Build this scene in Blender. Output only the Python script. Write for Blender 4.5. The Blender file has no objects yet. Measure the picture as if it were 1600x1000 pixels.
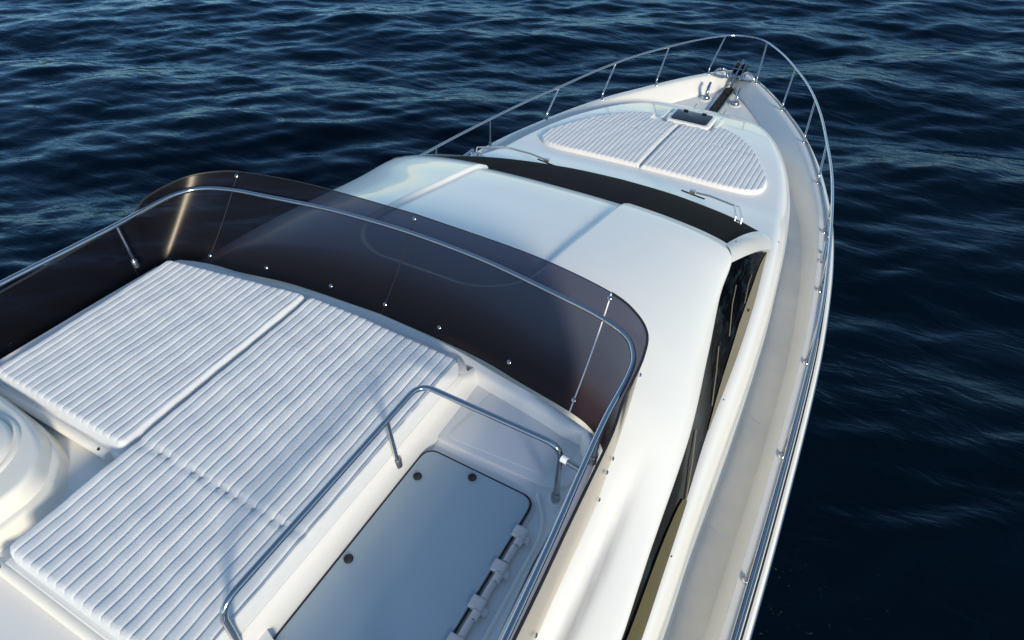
import bpy, bmesh, math, random
import numpy as np
from mathutils import Vector, Matrix
random.seed(7); rng = np.random.default_rng(11)
S = bpy.context.scene; COL = S.collection
R = math.radians

# ------------------------------------------------------------------ materials
def nodes(name):
    m = bpy.data.materials.new(name); m.use_nodes = True
    nt = m.node_tree; b = nt.nodes['Principled BSDF']
    return m, nt, b
def N(nt, t, **kw):
    n = nt.nodes.new(t)
    for k, v in kw.items():
        if k in n.inputs: n.inputs[k].default_value = v
        else: setattr(n, k, v)
    return n
def mat(name, col, rough=.3, metal=0., coat=0., var=.04, vscale=3., bump=0., bscale=60., spec=.5, rvar=.08):
    m, nt, b = nodes(name)
    co = N(nt, 'ShaderNodeTexCoord')
    no = N(nt, 'ShaderNodeTexNoise'); no.inputs['Scale'].default_value = vscale; no.inputs['Detail'].default_value = 6
    nt.links.new(co.outputs['Object'], no.inputs['Vector'])
    mx = N(nt, 'ShaderNodeMix', data_type='RGBA')
    mx.inputs[6].default_value = (*[c*(1-var) for c in col], 1); mx.inputs[7].default_value = (*[min(1, c*(1+var)) for c in col], 1)
    nt.links.new(no.outputs['Fac'], mx.inputs[0]); nt.links.new(mx.outputs[2], b.inputs['Base Color'])
    mr = N(nt, 'ShaderNodeMapRange'); mr.inputs['To Min'].default_value = max(0, rough-rvar); mr.inputs['To Max'].default_value = rough+rvar
    nt.links.new(no.outputs['Fac'], mr.inputs['Value']); nt.links.new(mr.outputs[0], b.inputs['Roughness'])
    b.inputs['Metallic'].default_value = metal; b.inputs['Coat Weight'].default_value = coat; b.inputs['Coat Roughness'].default_value = .05
    b.inputs['Specular IOR Level'].default_value = spec
    if bump:
        n2 = N(nt, 'ShaderNodeTexNoise'); n2.inputs['Scale'].default_value = bscale; n2.inputs['Detail'].default_value = 3
        nt.links.new(co.outputs['Object'], n2.inputs['Vector'])
        bp = N(nt, 'ShaderNodeBump'); bp.inputs['Strength'].default_value = bump; bp.inputs['Distance'].default_value = .01
        nt.links.new(n2.outputs['Fac'], bp.inputs['Height']); nt.links.new(bp.outputs[0], b.inputs['Normal'])
    return m
M = {}
M['gel'] = mat('white_gelcoat', (.81, .795, .75), .34, coat=.5, var=.015, vscale=2.)
M['gel_bow'] = mat('white_gelcoat_foredeck', (.70, .685, .645), .38, coat=.15, var=.03, vscale=5., bump=.03, bscale=220)
M['nonskid'] = mat('grey_beige_nonskid', (.46, .445, .415), .7, var=.05, vscale=9., bump=.35, bscale=420)
M['deckfly'] = mat('fly_deck_gelcoat', (.80, .79, .76), .42, var=.02, bump=.06, bscale=380)
M['patch'] = mat('fly_nonskid', (.78, .77, .745), .6, var=.03, bump=.3, bscale=520)
M['hatch'] = mat('blue_grey_hatch', (.34, .44, .50), .33, var=.03, vscale=4, bump=.05, bscale=420, coat=.1)
M['hinge'] = mat('plastic_hinge', (.66, .62, .59), .45, var=.05)
M['black'] = mat('black_mesh_cover', (.0045, .0045, .0055), .85, var=.2, vscale=40, bump=.3, bscale=300, spec=.12)
M['rubber'] = mat('black_rubber', (.012, .012, .013), .5)
M['steel'] = mat('polished_steel', (.47, .48, .50), .13, metal=1., var=.04, vscale=14, rvar=.05)
M['steel2'] = mat('dull_steel', (.45, .44, .43), .3, metal=1., var=.15, vscale=60)
M['satin'] = mat('satin_steel', (.74, .72, .69), .38, metal=.85, var=.05)
M['chain'] = mat('anchor_chain', (.05, .045, .04), .5, metal=.6, var=.4, vscale=90)
M['towel'] = mat('white_terry_cushion', (.76, .785, .80), .85, var=.03, vscale=6., bump=.5, bscale=900, spec=.2)
M['vinyl'] = mat('white_vinyl_cushion', (.74, .735, .72), .55, var=.03, vscale=4., bump=.12, bscale=90)
M['cream'] = mat('cream_gelcoat', (.80, .77, .69), .35, coat=.2, var=.02)
M['olive'] = mat('olive_fairing_reflection', (.095, .083, .042), .5, var=.3, vscale=2.5, spec=.02)  # painted stand-in for the fairing mirrored in the side glass
M['frame'] = mat('window_frame_beige', (.19, .17, .125), .6, var=.1, spec=.05)
M['hatchglass'] = mat('hatch_smoked_glass', (.008, .010, .014), .16, spec=.25, rvar=.03)
M['whiteplastic'] = mat('white_plastic', (.85, .85, .84), .4)

# side window glass: dark, with the sea's streaky reflection painted into its base colour
m, nt, b = nodes('dark_side_glass')
co = N(nt, 'ShaderNodeTexCoord'); mp = N(nt, 'ShaderNodeMapping'); mp.inputs['Scale'].default_value = (14, 2.2, 3)
mp.inputs['Rotation'].default_value = (0, 0, R(14))
no = N(nt, 'ShaderNodeTexNoise'); no.inputs['Scale'].default_value = 2.2; no.inputs['Detail'].default_value = 5; no.inputs['Distortion'].default_value = .6
cr = N(nt, 'ShaderNodeValToRGB'); cr.color_ramp.elements[0].position = .52; cr.color_ramp.elements[0].color = (.002, .003, .005, 1)
cr.color_ramp.elements[1].position = .75; cr.color_ramp.elements[1].color = (.016, .030, .038, 1)
nt.links.new(co.outputs['Object'], mp.inputs[0]); nt.links.new(mp.outputs[0], no.inputs['Vector']); nt.links.new(no.outputs['Fac'], cr.inputs[0])
nt.links.new(cr.outputs[0], b.inputs['Base Color']); b.inputs['Roughness'].default_value = .05; b.inputs['IOR'].default_value = 1.02
M['sideglass'] = m

def acrylic(name, dcol, dfac, ior=1.33, tk=1.):
    # smoked acrylic of the wind deflector: tinted see-through sheet
    m, nt, b = nodes(name); nt.nodes.remove(b)
    out = nt.nodes['Material Output']
    tr = N(nt, 'ShaderNodeBsdfTransparent')
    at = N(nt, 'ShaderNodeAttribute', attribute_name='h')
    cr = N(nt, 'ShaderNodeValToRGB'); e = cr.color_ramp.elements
    e[0].position = 0.; e[0].color = (.038, .023, .029, 1)  # shade behind the foot of the sheet, painted as a dark brown tint
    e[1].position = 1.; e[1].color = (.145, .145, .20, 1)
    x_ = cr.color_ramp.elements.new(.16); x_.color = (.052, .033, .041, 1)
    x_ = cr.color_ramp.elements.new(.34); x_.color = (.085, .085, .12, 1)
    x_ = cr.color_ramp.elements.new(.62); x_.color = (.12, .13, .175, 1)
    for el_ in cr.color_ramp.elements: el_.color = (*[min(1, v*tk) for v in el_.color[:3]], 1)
    gl = N(nt, 'ShaderNodeBsdfGlossy'); gl.inputs['Roughness'].default_value = .3; gl.inputs['Color'].default_value = (.85, .78, .7, 1)
    df = N(nt, 'ShaderNodeBsdfDiffuse'); df.inputs['Color'].default_value = dcol
    geo = N(nt, 'ShaderNodeNewGeometry')
    fr = N(nt, 'ShaderNodeFresnel'); fr.inputs['IOR'].default_value = ior
    m1 = N(nt, 'ShaderNodeMixShader'); m2 = N(nt, 'ShaderNodeMixShader'); m1.inputs[0].default_value = dfac
    nt.links.new(at.outputs['Fac'], cr.inputs[0]); nt.links.new(cr.outputs[0], tr.inputs['Color'])
    nt.links.new(tr.outputs[0], m1.inputs[1]); nt.links.new(df.outputs[0], m1.inputs[2])
    nt.links.new(m1.outputs[0], m2.inputs[1]); nt.links.new(gl.outputs[0], m2.inputs[2]); nt.links.new(fr.outputs[0], m2.inputs[0])
    nt.links.new(m2.outputs[0], out.inputs['Surface'])
    return m
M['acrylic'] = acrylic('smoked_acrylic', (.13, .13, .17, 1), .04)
M['acrylic_port'] = acrylic('smoked_acrylic_shaded', (.13, .13, .17, 1), .03, 1.3, 1.6)  # port copy, its shade put into the material as less diffuse
M['acrylic_side'] = acrylic('smoked_acrylic_sunlit', (.24, .22, .18, 1), .55, 1.04, 4.5)  # starboard copy, sunlight on the outer face painted in as beige diffuse

# sea
m, nt, b = nodes('sea_water')
co = N(nt, 'ShaderNodeTexCoord')
b.inputs['Base Color'].default_value = (.0003, .0028, .0062, 1); b.inputs['Roughness'].default_value = .07; b.inputs['IOR'].default_value = 1.33; b.inputs['Specular IOR Level'].default_value = .34; b.inputs['Specular Tint'].default_value = (.30, .64, 1., 1)
mp = N(nt, 'ShaderNodeMapping'); mp.inputs['Rotation'].default_value = (0, 0, R(-20)); mp.inputs['Scale'].default_value = (.7, 1.6, 1)
n1 = N(nt, 'ShaderNodeTexNoise'); n1.inputs['Scale'].default_value = 2.1; n1.inputs['Detail'].default_value = 5; n1.inputs['Roughness'].default_value = .5
n1.inputs['Distortion'].default_value = .5
nt.links.new(co.outputs['Object'], mp.inputs[0]); nt.links.new(mp.outputs[0], n1.inputs['Vector'])
bp = N(nt, 'ShaderNodeBump'); bp.inputs['Strength'].default_value = .5; bp.inputs['Distance'].default_value = .055
n3 = N(nt, 'ShaderNodeTexNoise'); n3.inputs['Scale'].default_value = 6.5; n3.inputs['Detail'].default_value = 4; n3.inputs['Distortion'].default_value = .8
mp3 = N(nt, 'ShaderNodeMapping'); mp3.inputs['Rotation'].default_value = (0, 0, R(-34)); mp3.inputs['Scale'].default_value = (.35, 1.3, 1)
nt.links.new(co.outputs['Object'], mp3.inputs[0]); nt.links.new(mp3.outputs[0], n3.inputs['Vector'])
ad = N(nt, 'ShaderNodeMath', operation='MULTIPLY_ADD'); ad.inputs[1].default_value = .2
nt.links.new(n3.outputs['Fac'], ad.inputs[0]); nt.links.new(n1.outputs['Fac'], ad.inputs[2])
nt.links.new(ad.outputs[0], bp.inputs['Height']); nt.links.new(bp.outputs[0], b.inputs['Normal'])
# thin foam flecks in the water alongside the hull
nf = N(nt, 'ShaderNodeTexNoise'); nf.inputs['Scale'].default_value = 9.; nf.inputs['Detail'].default_value = 8; nf.inputs['Roughness'].default_value = .72; nf.inputs['Distortion'].default_value = 1.2
nt.links.new(co.outputs['Object'], nf.inputs['Vector'])
vd = N(nt, 'ShaderNodeVectorMath', operation='DISTANCE'); vd.inputs[1].default_value = (3.1, 3.6, 0)
nt.links.new(co.outputs['Object'], vd.inputs[0])
mf = N(nt, 'ShaderNodeMapRange'); mf.inputs['From Min'].default_value = 2.3; mf.inputs['From Max'].default_value = .4; mf.inputs['To Min'].default_value = -.10; mf.inputs['To Max'].default_value = .035
nt.links.new(vd.outputs['Value'], mf.inputs[0])
af = N(nt, 'ShaderNodeMath', operation='ADD'); nt.links.new(nf.outputs['Fac'], af.inputs[0]); nt.links.new(mf.outputs[0], af.inputs[1])
rf = N(nt, 'ShaderNodeMapRange'); rf.inputs['From Min'].default_value = .655; rf.inputs['From Max'].default_value = .76; rf.inputs['To Max'].default_value = .6
nt.links.new(af.outputs[0], rf.inputs[0])
xf = N(nt, 'ShaderNodeMix', data_type='RGBA'); xf.inputs[6].default_value = b.inputs['Base Color'].default_value; xf.inputs[7].default_value = (.16, .22, .25, 1)
nt.links.new(rf.outputs[0], xf.inputs[0]); nt.links.new(xf.outputs[2], b.inputs['Base Color'])
# gusts: patches of smoother and rougher water
ng = N(nt, 'ShaderNodeTexNoise'); ng.inputs['Scale'].default_value = .16; ng.inputs['Detail'].default_value = 2
nt.links.new(co.outputs['Object'], ng.inputs['Vector'])
mg = N(nt, 'ShaderNodeMapRange'); mg.inputs['From Min'].default_value = .35; mg.inputs['From Max'].default_value = .65
mg.inputs['To Min'].default_value = .38; mg.inputs['To Max'].default_value = .75
nt.links.new(ng.outputs['Fac'], mg.inputs[0]); nt.links.new(mg.outputs[0], bp.inputs['Strength'])
# mirror part of the surface, with its own blue cast
gs = N(nt, 'ShaderNodeBsdfGlossy'); gs.inputs['Roughness'].default_value = .075; gs.inputs['Color'].default_value = (.37, .57, .76, 1)
ff = N(nt, 'ShaderNodeFresnel'); ff.inputs['IOR'].default_value = 1.27
ms = N(nt, 'ShaderNodeMixShader'); b.inputs['Specular IOR Level'].default_value = 0.; b.inputs['Roughness'].default_value = 1.; b.inputs['IOR'].default_value = 1.0
nt.links.new(bp.outputs[0], gs.inputs['Normal']); nt.links.new(bp.outputs[0], ff.inputs['Normal'])
nt.links.new(ff.outputs[0], ms.inputs[0]); nt.links.new(b.outputs[0], ms.inputs[1]); nt.links.new(gs.outputs[0], ms.inputs[2])
nt.links.new(ms.outputs[0], nt.nodes['Material Output'].inputs['Surface'])
M['sea'] = m
M['foam'] = mat('thin_foam', (.16, .22, .25), .6, var=.3, vscale=20)

# ------------------------------------------------------------------ helpers
def mesh_obj(name, V, F, m, parent=None, smooth=True, attr=None):
    me = bpy.data.meshes.new(name); me.from_pydata([tuple(v) for v in V], [], [tuple(f) for f in F])
    me.validate(); me.update()
    if smooth:
        me.polygons.foreach_set('use_smooth', [True]*len(me.polygons))
    if m: me.materials.append(M[m] if isinstance(m, str) else m)
    if attr is not None and len(attr) == len(me.vertices):
        a = me.attributes.new('h', 'FLOAT', 'POINT'); a.data.foreach_set('value', list(attr))
    o = bpy.data.objects.new(name, me); COL.objects.link(o)
    if parent: o.parent = parent
    return o
def autosmooth(o, deg=35):
    bm = bmesh.new(); bm.from_mesh(o.data)
    for e in bm.edges:
        if len(e.link_faces) == 2 and e.calc_face_angle(0) > R(deg): e.smooth = False
    bm.to_mesh(o.data); bm.free(); return o
class MB:
    def __init__(s): s.V = []; s.F = []
    def add(s, V, F):
        n = len(s.V); s.V += [tuple(v) for v in V]; s.F += [tuple(i+n for i in f) for f in F]; return s
    def build(s, name, m, parent=None, smooth=True, deg=35):
        o = mesh_obj(name, s.V, s.F, m, parent, smooth)
        return autosmooth(o, deg) if smooth else o
def interp(tab, y):
    xs = [t[0] for t in tab]; ys = [t[1] for t in tab]
    return np.interp(y, xs, ys)
def spl(tab):
    """smooth (pchip) interpolation of a table"""
    xs = np.array([t[0] for t in tab], float); ys = np.array([t[1] for t in tab], float)
    h = np.diff(xs); d = np.diff(ys)/h; mm = np.zeros(len(xs)); mm[0] = d[0]; mm[-1] = d[-1]
    for i in range(1, len(xs)-1):
        if d[i-1]*d[i] > 0:
            w1 = 2*h[i]+h[i-1]; w2 = h[i]+2*h[i-1]; mm[i] = (w1+w2)/(w1/d[i-1]+w2/d[i])
    def f(x):
        x = np.clip(np.asarray(x, float), xs[0], xs[-1]); i = np.clip(np.searchsorted(xs, x)-1, 0, len(xs)-2)
        t = (x-xs[i])/h[i]
        return (2*t**3-3*t**2+1)*ys[i]+(t**3-2*t**2+t)*h[i]*mm[i]+(-2*t**3+3*t**2)*ys[i+1]+(t**3-t**2)*h[i]*mm[i+1]
    return f
def sstep(a, b, x):
    t = np.clip((np.asarray(x, float)-a)/(b-a), 0, 1); return t*t*(3-2*t)
def catmull(P, n=8, closed=False):
    P = [Vector(p) for p in P]; out = []; L = len(P)
    rngi = range(L if closed else L-1)
    for i in rngi:
        if closed: p0, p1, p2, p3 = P[i-1], P[i], P[(i+1) % L], P[(i+2) % L]
        else: p0, p1, p2, p3 = P[max(i-1, 0)], P[i], P[i+1], P[min(i+2, L-1)]
        for k in range(n):
            t = k/n
            out.append(.5*((2*p1)+(p2-p0)*t+(2*p0-5*p1+4*p2-p3)*t*t+(3*p1-p0-3*p2+p3)*t**3))
    if not closed: out.append(P[-1])
    return out
def rounded(P, r, n=6):
    """polyline with rounded corners"""
    P = [Vector(p) for p in P]; out = [P[0]]
    for i in range(1, len(P)-1):
        a = P[i-1]-P[i]; b = P[i+1]-P[i]; rr = min(r, a.length*.49, b.length*.49)
        s = P[i]+a.normalized()*rr; e = P[i]+b.normalized()*rr
        for k in range(n+1):
            t = k/n; out.append(s*(1-t)**2+P[i]*2*t*(1-t)+e*t*t)
    out.append(P[-1]); return out
def tube_geo(P, r, seg=12, closed=False, cap=True):
    P = [Vector(p) for p in P]; n = len(P); V = []; F = []
    rr = r if hasattr(r, '__len__') else [r]*n
    T = []
    for i in range(n):
        a = P[(i-1) % n] if closed or i else P[0]; b = P[(i+1) % n] if closed or i < n-1 else P[-1]
        T.append((b-a).normalized())
    u = T[0].orthogonal().normalized()
    for i in range(n):
        u = (u-T[i]*u.dot(T[i])).normalized(); v = T[i].cross(u)
        for k in range(seg):
            a = 2*math.pi*k/seg; V.append(P[i]+(u*math.cos(a)+v*math.sin(a))*rr[i])
    for i in range(n if closed else n-1):
        j = (i+1) % n
        for k in range(seg):
            l = (k+1) % seg; F.append((i*seg+k, i*seg+l, j*seg+l, j*seg+k))
    if cap and not closed:
        F.append(tuple(range(seg-1, -1, -1))); F.append(tuple((n-1)*seg+k for k in range(seg)))
    return V, F
def lathe_geo(prof, origin, axis=(0, 0, 1), seg=20):
    ax = Vector(axis).normalized(); u = ax.orthogonal().normalized(); v = ax.cross(u); o = Vector(origin); V = []; F = []
    for r, h in prof:
        for k in range(seg):
            a = 2*math.pi*k/seg; V.append(o+ax*h+(u*math.cos(a)+v*math.sin(a))*r)
    for i in range(len(prof)-1):
        for k in range(seg):
            l = (k+1) % seg; F.append((i*seg+k, i*seg+l, (i+1)*seg+l, (i+1)*seg+k))
    F.append(tuple(range(seg-1, -1, -1))); F.append(tuple((len(prof)-1)*seg+k for k in range(seg)))
    return V, F
def grid_faces(nu, nv, closed_u=False):
    F = []
    for i in range(nu-1 if not closed_u else nu):
        j = (i+1) % nu
        for k in range(nv-1): F.append((i*nv+k, j*nv+k, j*nv+k+1, i*nv+k+1))
    return F
def round_poly(P, r, n=6):
    P = [Vector((p[0], p[1])) for p in P]; out = []; L = len(P)
    rs = r if hasattr(r, '__len__') else [r]*L
    for i in range(L):
        a = P[i-1]-P[i]; b = P[(i+1) % L]-P[i]; rr = min(rs[i], a.length*.49, b.length*.49)
        s = P[i]+a.normalized()*rr; e = P[i]+b.normalized()*rr
        for k in range(n+1):
            t = k/n; out.append(s*(1-t)**2+P[i]*2*t*(1-t)+e*t*t)
    return out
def slab_geo(poly, z0, z1, bev=.01, zf=None, nb=4, taper=0.):
    """extruded outline (ccw) with rounded top edge; zf(x,y) adds to the height"""
    L = len(poly); V = []; F = []
    P = [Vector((p[0], p[1])) for p in poly]; nr = []
    area = sum(P[i].x*P[(i+1) % L].y-P[(i+1) % L].x*P[i].y for i in range(L))
    if area < 0: P.reverse()
    for i in range(L):
        t = (P[(i+1) % L]-P[i-1]).normalized(); nr.append(Vector((-t.y, t.x)))
    rings = [(-taper, z0), (0, z1-bev)]
    for k in range(1, nb+1):
        a = math.pi/2*k/nb; rings.append((bev*(1-math.cos(a)), z1-bev+bev*math.sin(a)))
    for ins, z in rings:
        for p, q in zip(P, nr):
            x = p+q*ins; V.append((x.x, x.y, z+(zf(x.x, x.y) if zf else 0)))
    for r_ in range(len(rings)-1):
        for i in range(L):
            j = (i+1) % L; F.append((r_*L+i, r_*L+j, (r_+1)*L+j, (r_+1)*L+i))
    c = len(rings)-1
    F.append(tuple(c*L+i for i in range(L))); F.append(tuple(range(L-1, -1, -1)))
    return V, F
def box_geo(c, s, rot=None):
    V = [Vector((sx*s[0]/2, sy*s[1]/2, sz*s[2]/2)) for sz in (-1, 1) for sy in (-1, 1) for sx in (-1, 1)]
    if rot: V = [rot @ v for v in V]
    V = [v+Vector(c) for v in V]
    return V, [(0, 2, 3, 1), (4, 5, 7, 6), (0, 1, 5, 4), (2, 6, 7, 3), (0, 4, 6, 2), (1, 3, 7, 5)]
def bevel_obj(o, w=.005, seg=3):
    bm = bmesh.new(); bm.from_mesh(o.data)
    bmesh.ops.bevel(bm, geom=list(bm.edges), offset=w, segments=seg, affect='EDGES', profile=.6, clamp_overlap=True)
    bm.to_mesh(o.data); bm.free()
    o.data.polygons.foreach_set('use_smooth', [True]*len(o.data.polygons)); return autosmooth(o, 40)
def tag(o, label=None, cat=None, group=None, kind=None):
    if label: o['label'] = label
    if cat: o['category'] = cat
    if group: o['group'] = group
    if kind: o['kind'] = kind
    return o
def part(name, geo, m, parent, smooth=True, deg=35):
    return MB().add(*geo).build(name, m, parent, smooth, deg)

# ------------------------------------------------------------------ the yacht
yacht = bpy.data.objects.new('motor_yacht', None); COL.objects.link(yacht)
tag(yacht, 'long white flybridge motor yacht with smoked wind deflector on dark blue sea', 'yacht')

# gunwale line: half breadth (cap centre) against Y and its height
Sb = [(-4, 2.34), (-2, 2.39), (.5, 2.425), (2.59, 2.425), (3.72, 2.41), (4.85, 2.375), (5.97, 2.29), (7.06, 2.146), (8.217, 1.88), (9.38, 1.504), (10.43, 1.0), (11.34, .40), (11.66, .10), (11.72, .0)]
sbf = spl(Sb)
capz = spl([(-4, 2.02), (3, 2.0), (6, 1.995), (7.06, 1.99), (8.2, 1.945), (9.4, 1.885), (10.4, 1.83), (11.3, 1.81), (11.8, 1.80)])
YS = np.concatenate([np.linspace(-4, 8, 49), np.linspace(8.15, 11.2, 36), np.linspace(11.25, 11.72, 16)])
G = np.stack([sbf(YS), YS], 1)
Tn = np.gradient(G, axis=0); Tn /= np.linalg.norm(Tn, axis=1)[:, None]
NO = np.stack([Tn[:, 1], -Tn[:, 0]], 1)      # outward normal of the starboard side
NO[-1] = (.9, .43)
def gun(off, dz=None, z=None):
    P = G+NO*off; P[:, 0] = np.maximum(P[:, 0], 0.); zz = capz(YS)+dz if z is None else z*np.ones(len(YS))
    return np.stack([P[:, 0], P[:, 1], zz], 1)
def side_loft(rows, name, m, parent, closed=False):
    """rows: list of (n,3) starboard curves; mirrored to port, one mesh"""
    mb = MB(); n = len(rows[0]); k = len(rows)
    for sg in (1, -1):
        V = [(sg*r[i][0], r[i][1], r[i][2]) for i in range(n) for r in rows]
        F = grid_faces(n, k)
        if sg > 0: F = [f[::-1] for f in F]
        mb.add(V, F)
    o = mb.build(name, m, parent); return o
bdrop = spl([(-4, .24), (6, .24), (9, .235), (11, .21), (11.8, .19)])(YS)
inw = spl([(-4, .065), (5, .07), (7, .11), (8.5, .18), (10, .24), (11.3, .22), (11.8, .15)])(YS)
def gun_v(off, dz):    # per-station offset and drop
    P = G+NO*(off[:, None]); P[:, 0] = np.maximum(P[:, 0], 0.)
    return np.stack([P[:, 0], P[:, 1], capz(YS)+dz], 1)
one = np.ones(len(YS))
# hull sides (flare inward below the strake)
fl = spl([(-4, .12), (4, .25), (8, .6), (10, .9), (11.8, 1.2)])(YS)
def down(off, z):
    P = G+NO*(off[:, None]); P[:, 0] = np.maximum(P[:, 0]*1., 0.)
    return np.stack([P[:, 0], P[:, 1]-np.maximum(-off, 0)*.0, z*one], 1)
rows = [gun_v(.065*one, -.02*one), gun_v(.07*one, -.10*one), gun_v(.06*one, -.2*one)]
for t, z in ((.15, 1.45), (.4, 1.0), (.65, .6), (.85, .25), (1., -.1), (1.25, -.5)):
    rows.append(down(.06-fl*t, z))
side_loft(rows, 'hull', 'gel', yacht)
# bulwark: inner foot, rounded inner face, cap, outer lip
rows = [gun_v(-.055-inw-.012, -bdrop-.015), gun_v(-.055-inw, -bdrop+.012), gun_v(-.055-inw*.86, -bdrop+.05), gun_v(-.055-inw*.25, -.045*one), gun_v(-.055-inw*.08, -.012*one),
        gun_v(-.048*one, 0*one), gun_v(.045*one, 0*one), gun_v(.062*one, -.008*one), gun_v(.067*one, -.03*one)]
side_loft(rows, 'bulwark', 'gel_bow', yacht)
# rubbing strake
rows = [gun_v(.066*one, -.045*one), gun_v(.10*one, -.05*one), gun_v(.118*one, -.07*one), gun_v(.118*one, -.11*one), gun_v(.10*one, -.135*one), gun_v(.062*one, -.14*one)]
strake = side_loft(rows, 'rubbing_strake', 'gel', yacht)
for sg in (1, -1):
    P = gun_v(.124*one, -.09*one); P = [(sg*p[0], p[1], p[2]) for p in P]
    part('steel_band', tube_geo(P, .010, 8), 'steel', strake)
    P = gun_v(.074*one, -.04*one); P = [(sg*p[0], p[1], p[2]) for p in P]
    part('rubber_band', tube_geo(P, .008, 6), 'rubber', strake)

# coachroof / superstructure side outline at deck level
wf = spl([(-4, 2.10), (2.0, 2.075), (2.6, 2.05), (3.7, 2.035), (4.85, 1.99), (5.6, 1.93), (6.4, 1.855), (7.1, 1.76), (7.6, 1.66), (8.15, 1.515), (8.95, 1.24), (9.5, .95), (9.85, .60), (10.0, .30), (10.05, .0)])
ws = spl([(-4, 2.03), (1.6, 1.99), (2.1, 1.965), (2.55, 1.94), (3.3, 1.888), (4.0, 1.872), (4.7, 1.835), (5.45, 1.765), (6, 1.71), (6.6, 1.64), (7.1, 1.56), (7.6, 1.46), (8.15, 1.31), (8.95, 1.03), (9.5, .73), (9.85, .38), (10.0, .14), (10.05, .0)])
zt = spl([(-4, 2.52), (4, 2.53), (5.5, 2.50), (6.2, 2.42), (6.8, 2.31), (7.2, 2.285), (8.0, 2.22), (8.7, 2.12), (9.2, 2.03), (9.6, 1.94), (9.85, 1.85), (10.0, 1.76), (10.05, 1.70)])
def deckz(Y): return capz(Y)-spl([(-4, .24), (6, .24), (9, .235), (11, .21), (11.8, .19)])(Y)
camber = .03
def coach_z(x, Y):
    return zt(Y)-camber*np.minimum(np.abs(x)/1.5, 1)**2*1.0
Yc = np.concatenate([np.linspace(-4, 5, 55), np.linspace(5.08, 8.5, 60), np.linspace(8.55, 9.8, 26), [9.85, 9.9, 9.94, 9.97, 10., 10.02, 10.04, 10.05]])
V = []; NV = 0
for Y in Yc:
    w1, w2, z1, z0 = float(ws(Y)), float(wf(Y)), float(zt(Y)), float(deckz(Y))
    half = []
    for t in np.linspace(0, .96, 12): half.append((w1*t, coach_z(w1*t, Y)))
    ze = float(coach_z(w1, Y)); cx = w1*.985-.015*(w1 > .1)
    for a in np.linspace(4, 90, 20):
        a = R(a); half.append((cx+(w2-cx)*math.sin(a)**.72, z0+.02+(ze-z0-.02)*max(math.cos(a), 0)**.5))
    half.append((w2+.012, z0+.006)); half.append((w2+.035, z0-.012))
    full = [(-x, z) for x, z in half[::-1]]+half[1:]
    NV = len(full); V += [(x, Y, z) for x, z in full]
coach = mesh_obj('coachroof', V, [f[::-1] for f in grid_faces(len(Yc), NV)], 'gel', yacht)

# side deck and foredeck sheet between coachroof and bulwark
V = []; Yd = np.concatenate([np.linspace(-4, 9, 66), np.linspace(9.1, 11.65, 40)])
ins = interp([(-4, .115), (5, .12), (7, .165), (8.5, .25), (10, .33), (11.3, .33), (11.8, .3)], Yd)
nd = 9
for sg in (1, -1):
    pass
mbd = MB(); mbf = MB()
for Y, i_ in zip(Yd, ins):
    k = int(np.argmin(np.abs(YS-Y))); slope = 1/max(abs(NO[k][0]), .35)
    xo = max(float(sbf(Y))-i_*slope+.03, 0.0); xi = max(0., float(wf(Y))-.02) if Y < 10.05 else 0.
    xo = max(xo, xi*.999)
    for j in range(nd):
        t = j/(nd-1); V.append((xi+(xo-xi)*t, Y, float(deckz(Y))))
n0 = len(Yd)
cut = int(np.argmin(np.abs(Yd-7.2)))
def sub(i0, i1):
    mb = MB()
    for sg in (1, -1):
        VV = [(sg*V[i*nd+j][0], V[i*nd+j][1], V[i*nd+j][2]) for i in range(i0, i1) for j in range(nd)]
        F = grid_faces(i1-i0, nd); F = [f[::-1] for f in F] if sg > 0 else F
        mb.add(VV, F)
    return mb
# the nonskid and the foredeck are one sheet with a soft colour change
m, nt, b = nodes('deck_surface')
co = N(nt, 'ShaderNodeTexCoord'); sp = N(nt, 'ShaderNodeSeparateXYZ'); nt.links.new(co.outputs['Object'], sp.inputs[0])
no = N(nt, 'ShaderNodeTexNoise'); no.inputs['Scale'].default_value = 5.; no.inputs['Detail'].default_value = 7; nt.links.new(co.outputs['Object'], no.inputs['Vector'])
mr = N(nt, 'ShaderNodeMapRange'); mr.inputs['From Min'].default_value = 4.6; mr.inputs['From Max'].default_value = 8.6; nt.links.new(sp.outputs[1], mr.inputs[0])
mx = N(nt, 'ShaderNodeMix', data_type='RGBA'); mx.inputs[6].default_value = (.82, .765, .66, 1); mx.inputs[7].default_value = (.76, .76, .73, 1)
nt.links.new(mr.outputs[0], mx.inputs[0])
m3 = N(nt, 'ShaderNodeMix', data_type='RGBA', blend_type='MULTIPLY'); m3.inputs[0].default_value = 1.
mr2 = N(nt, 'ShaderNodeMapRange'); mr2.inputs['To Min'].default_value = .84; mr2.inputs['To Max'].default_value = 1.08; nt.links.new(no.outputs['Fac'], mr2.inputs[0])
nt.links.new(mx.outputs[2], m3.inputs[6]); nt.links.new(mr2.outputs[0], m3.inputs[7]); nt.links.new(m3.outputs[2], b.inputs['Base Color'])
b.inputs['Roughness'].default_value = .6
n2 = N(nt, 'ShaderNodeTexNoise'); n2.inputs['Scale'].default_value = 300.; nt.links.new(co.outputs['Object'], n2.inputs['Vector'])
bp = N(nt, 'ShaderNodeBump'); bp.inputs['Strength'].default_value = .35; bp.inputs['Distance'].default_value = .004
nt.links.new(n2.outputs['Fac'], bp.inputs['Height']); nt.links.new(bp.outputs[0], b.inputs['Normal'])
M['deck'] = m
deck = sub(0, n0).build('deck', 'deck', yacht)
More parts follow.
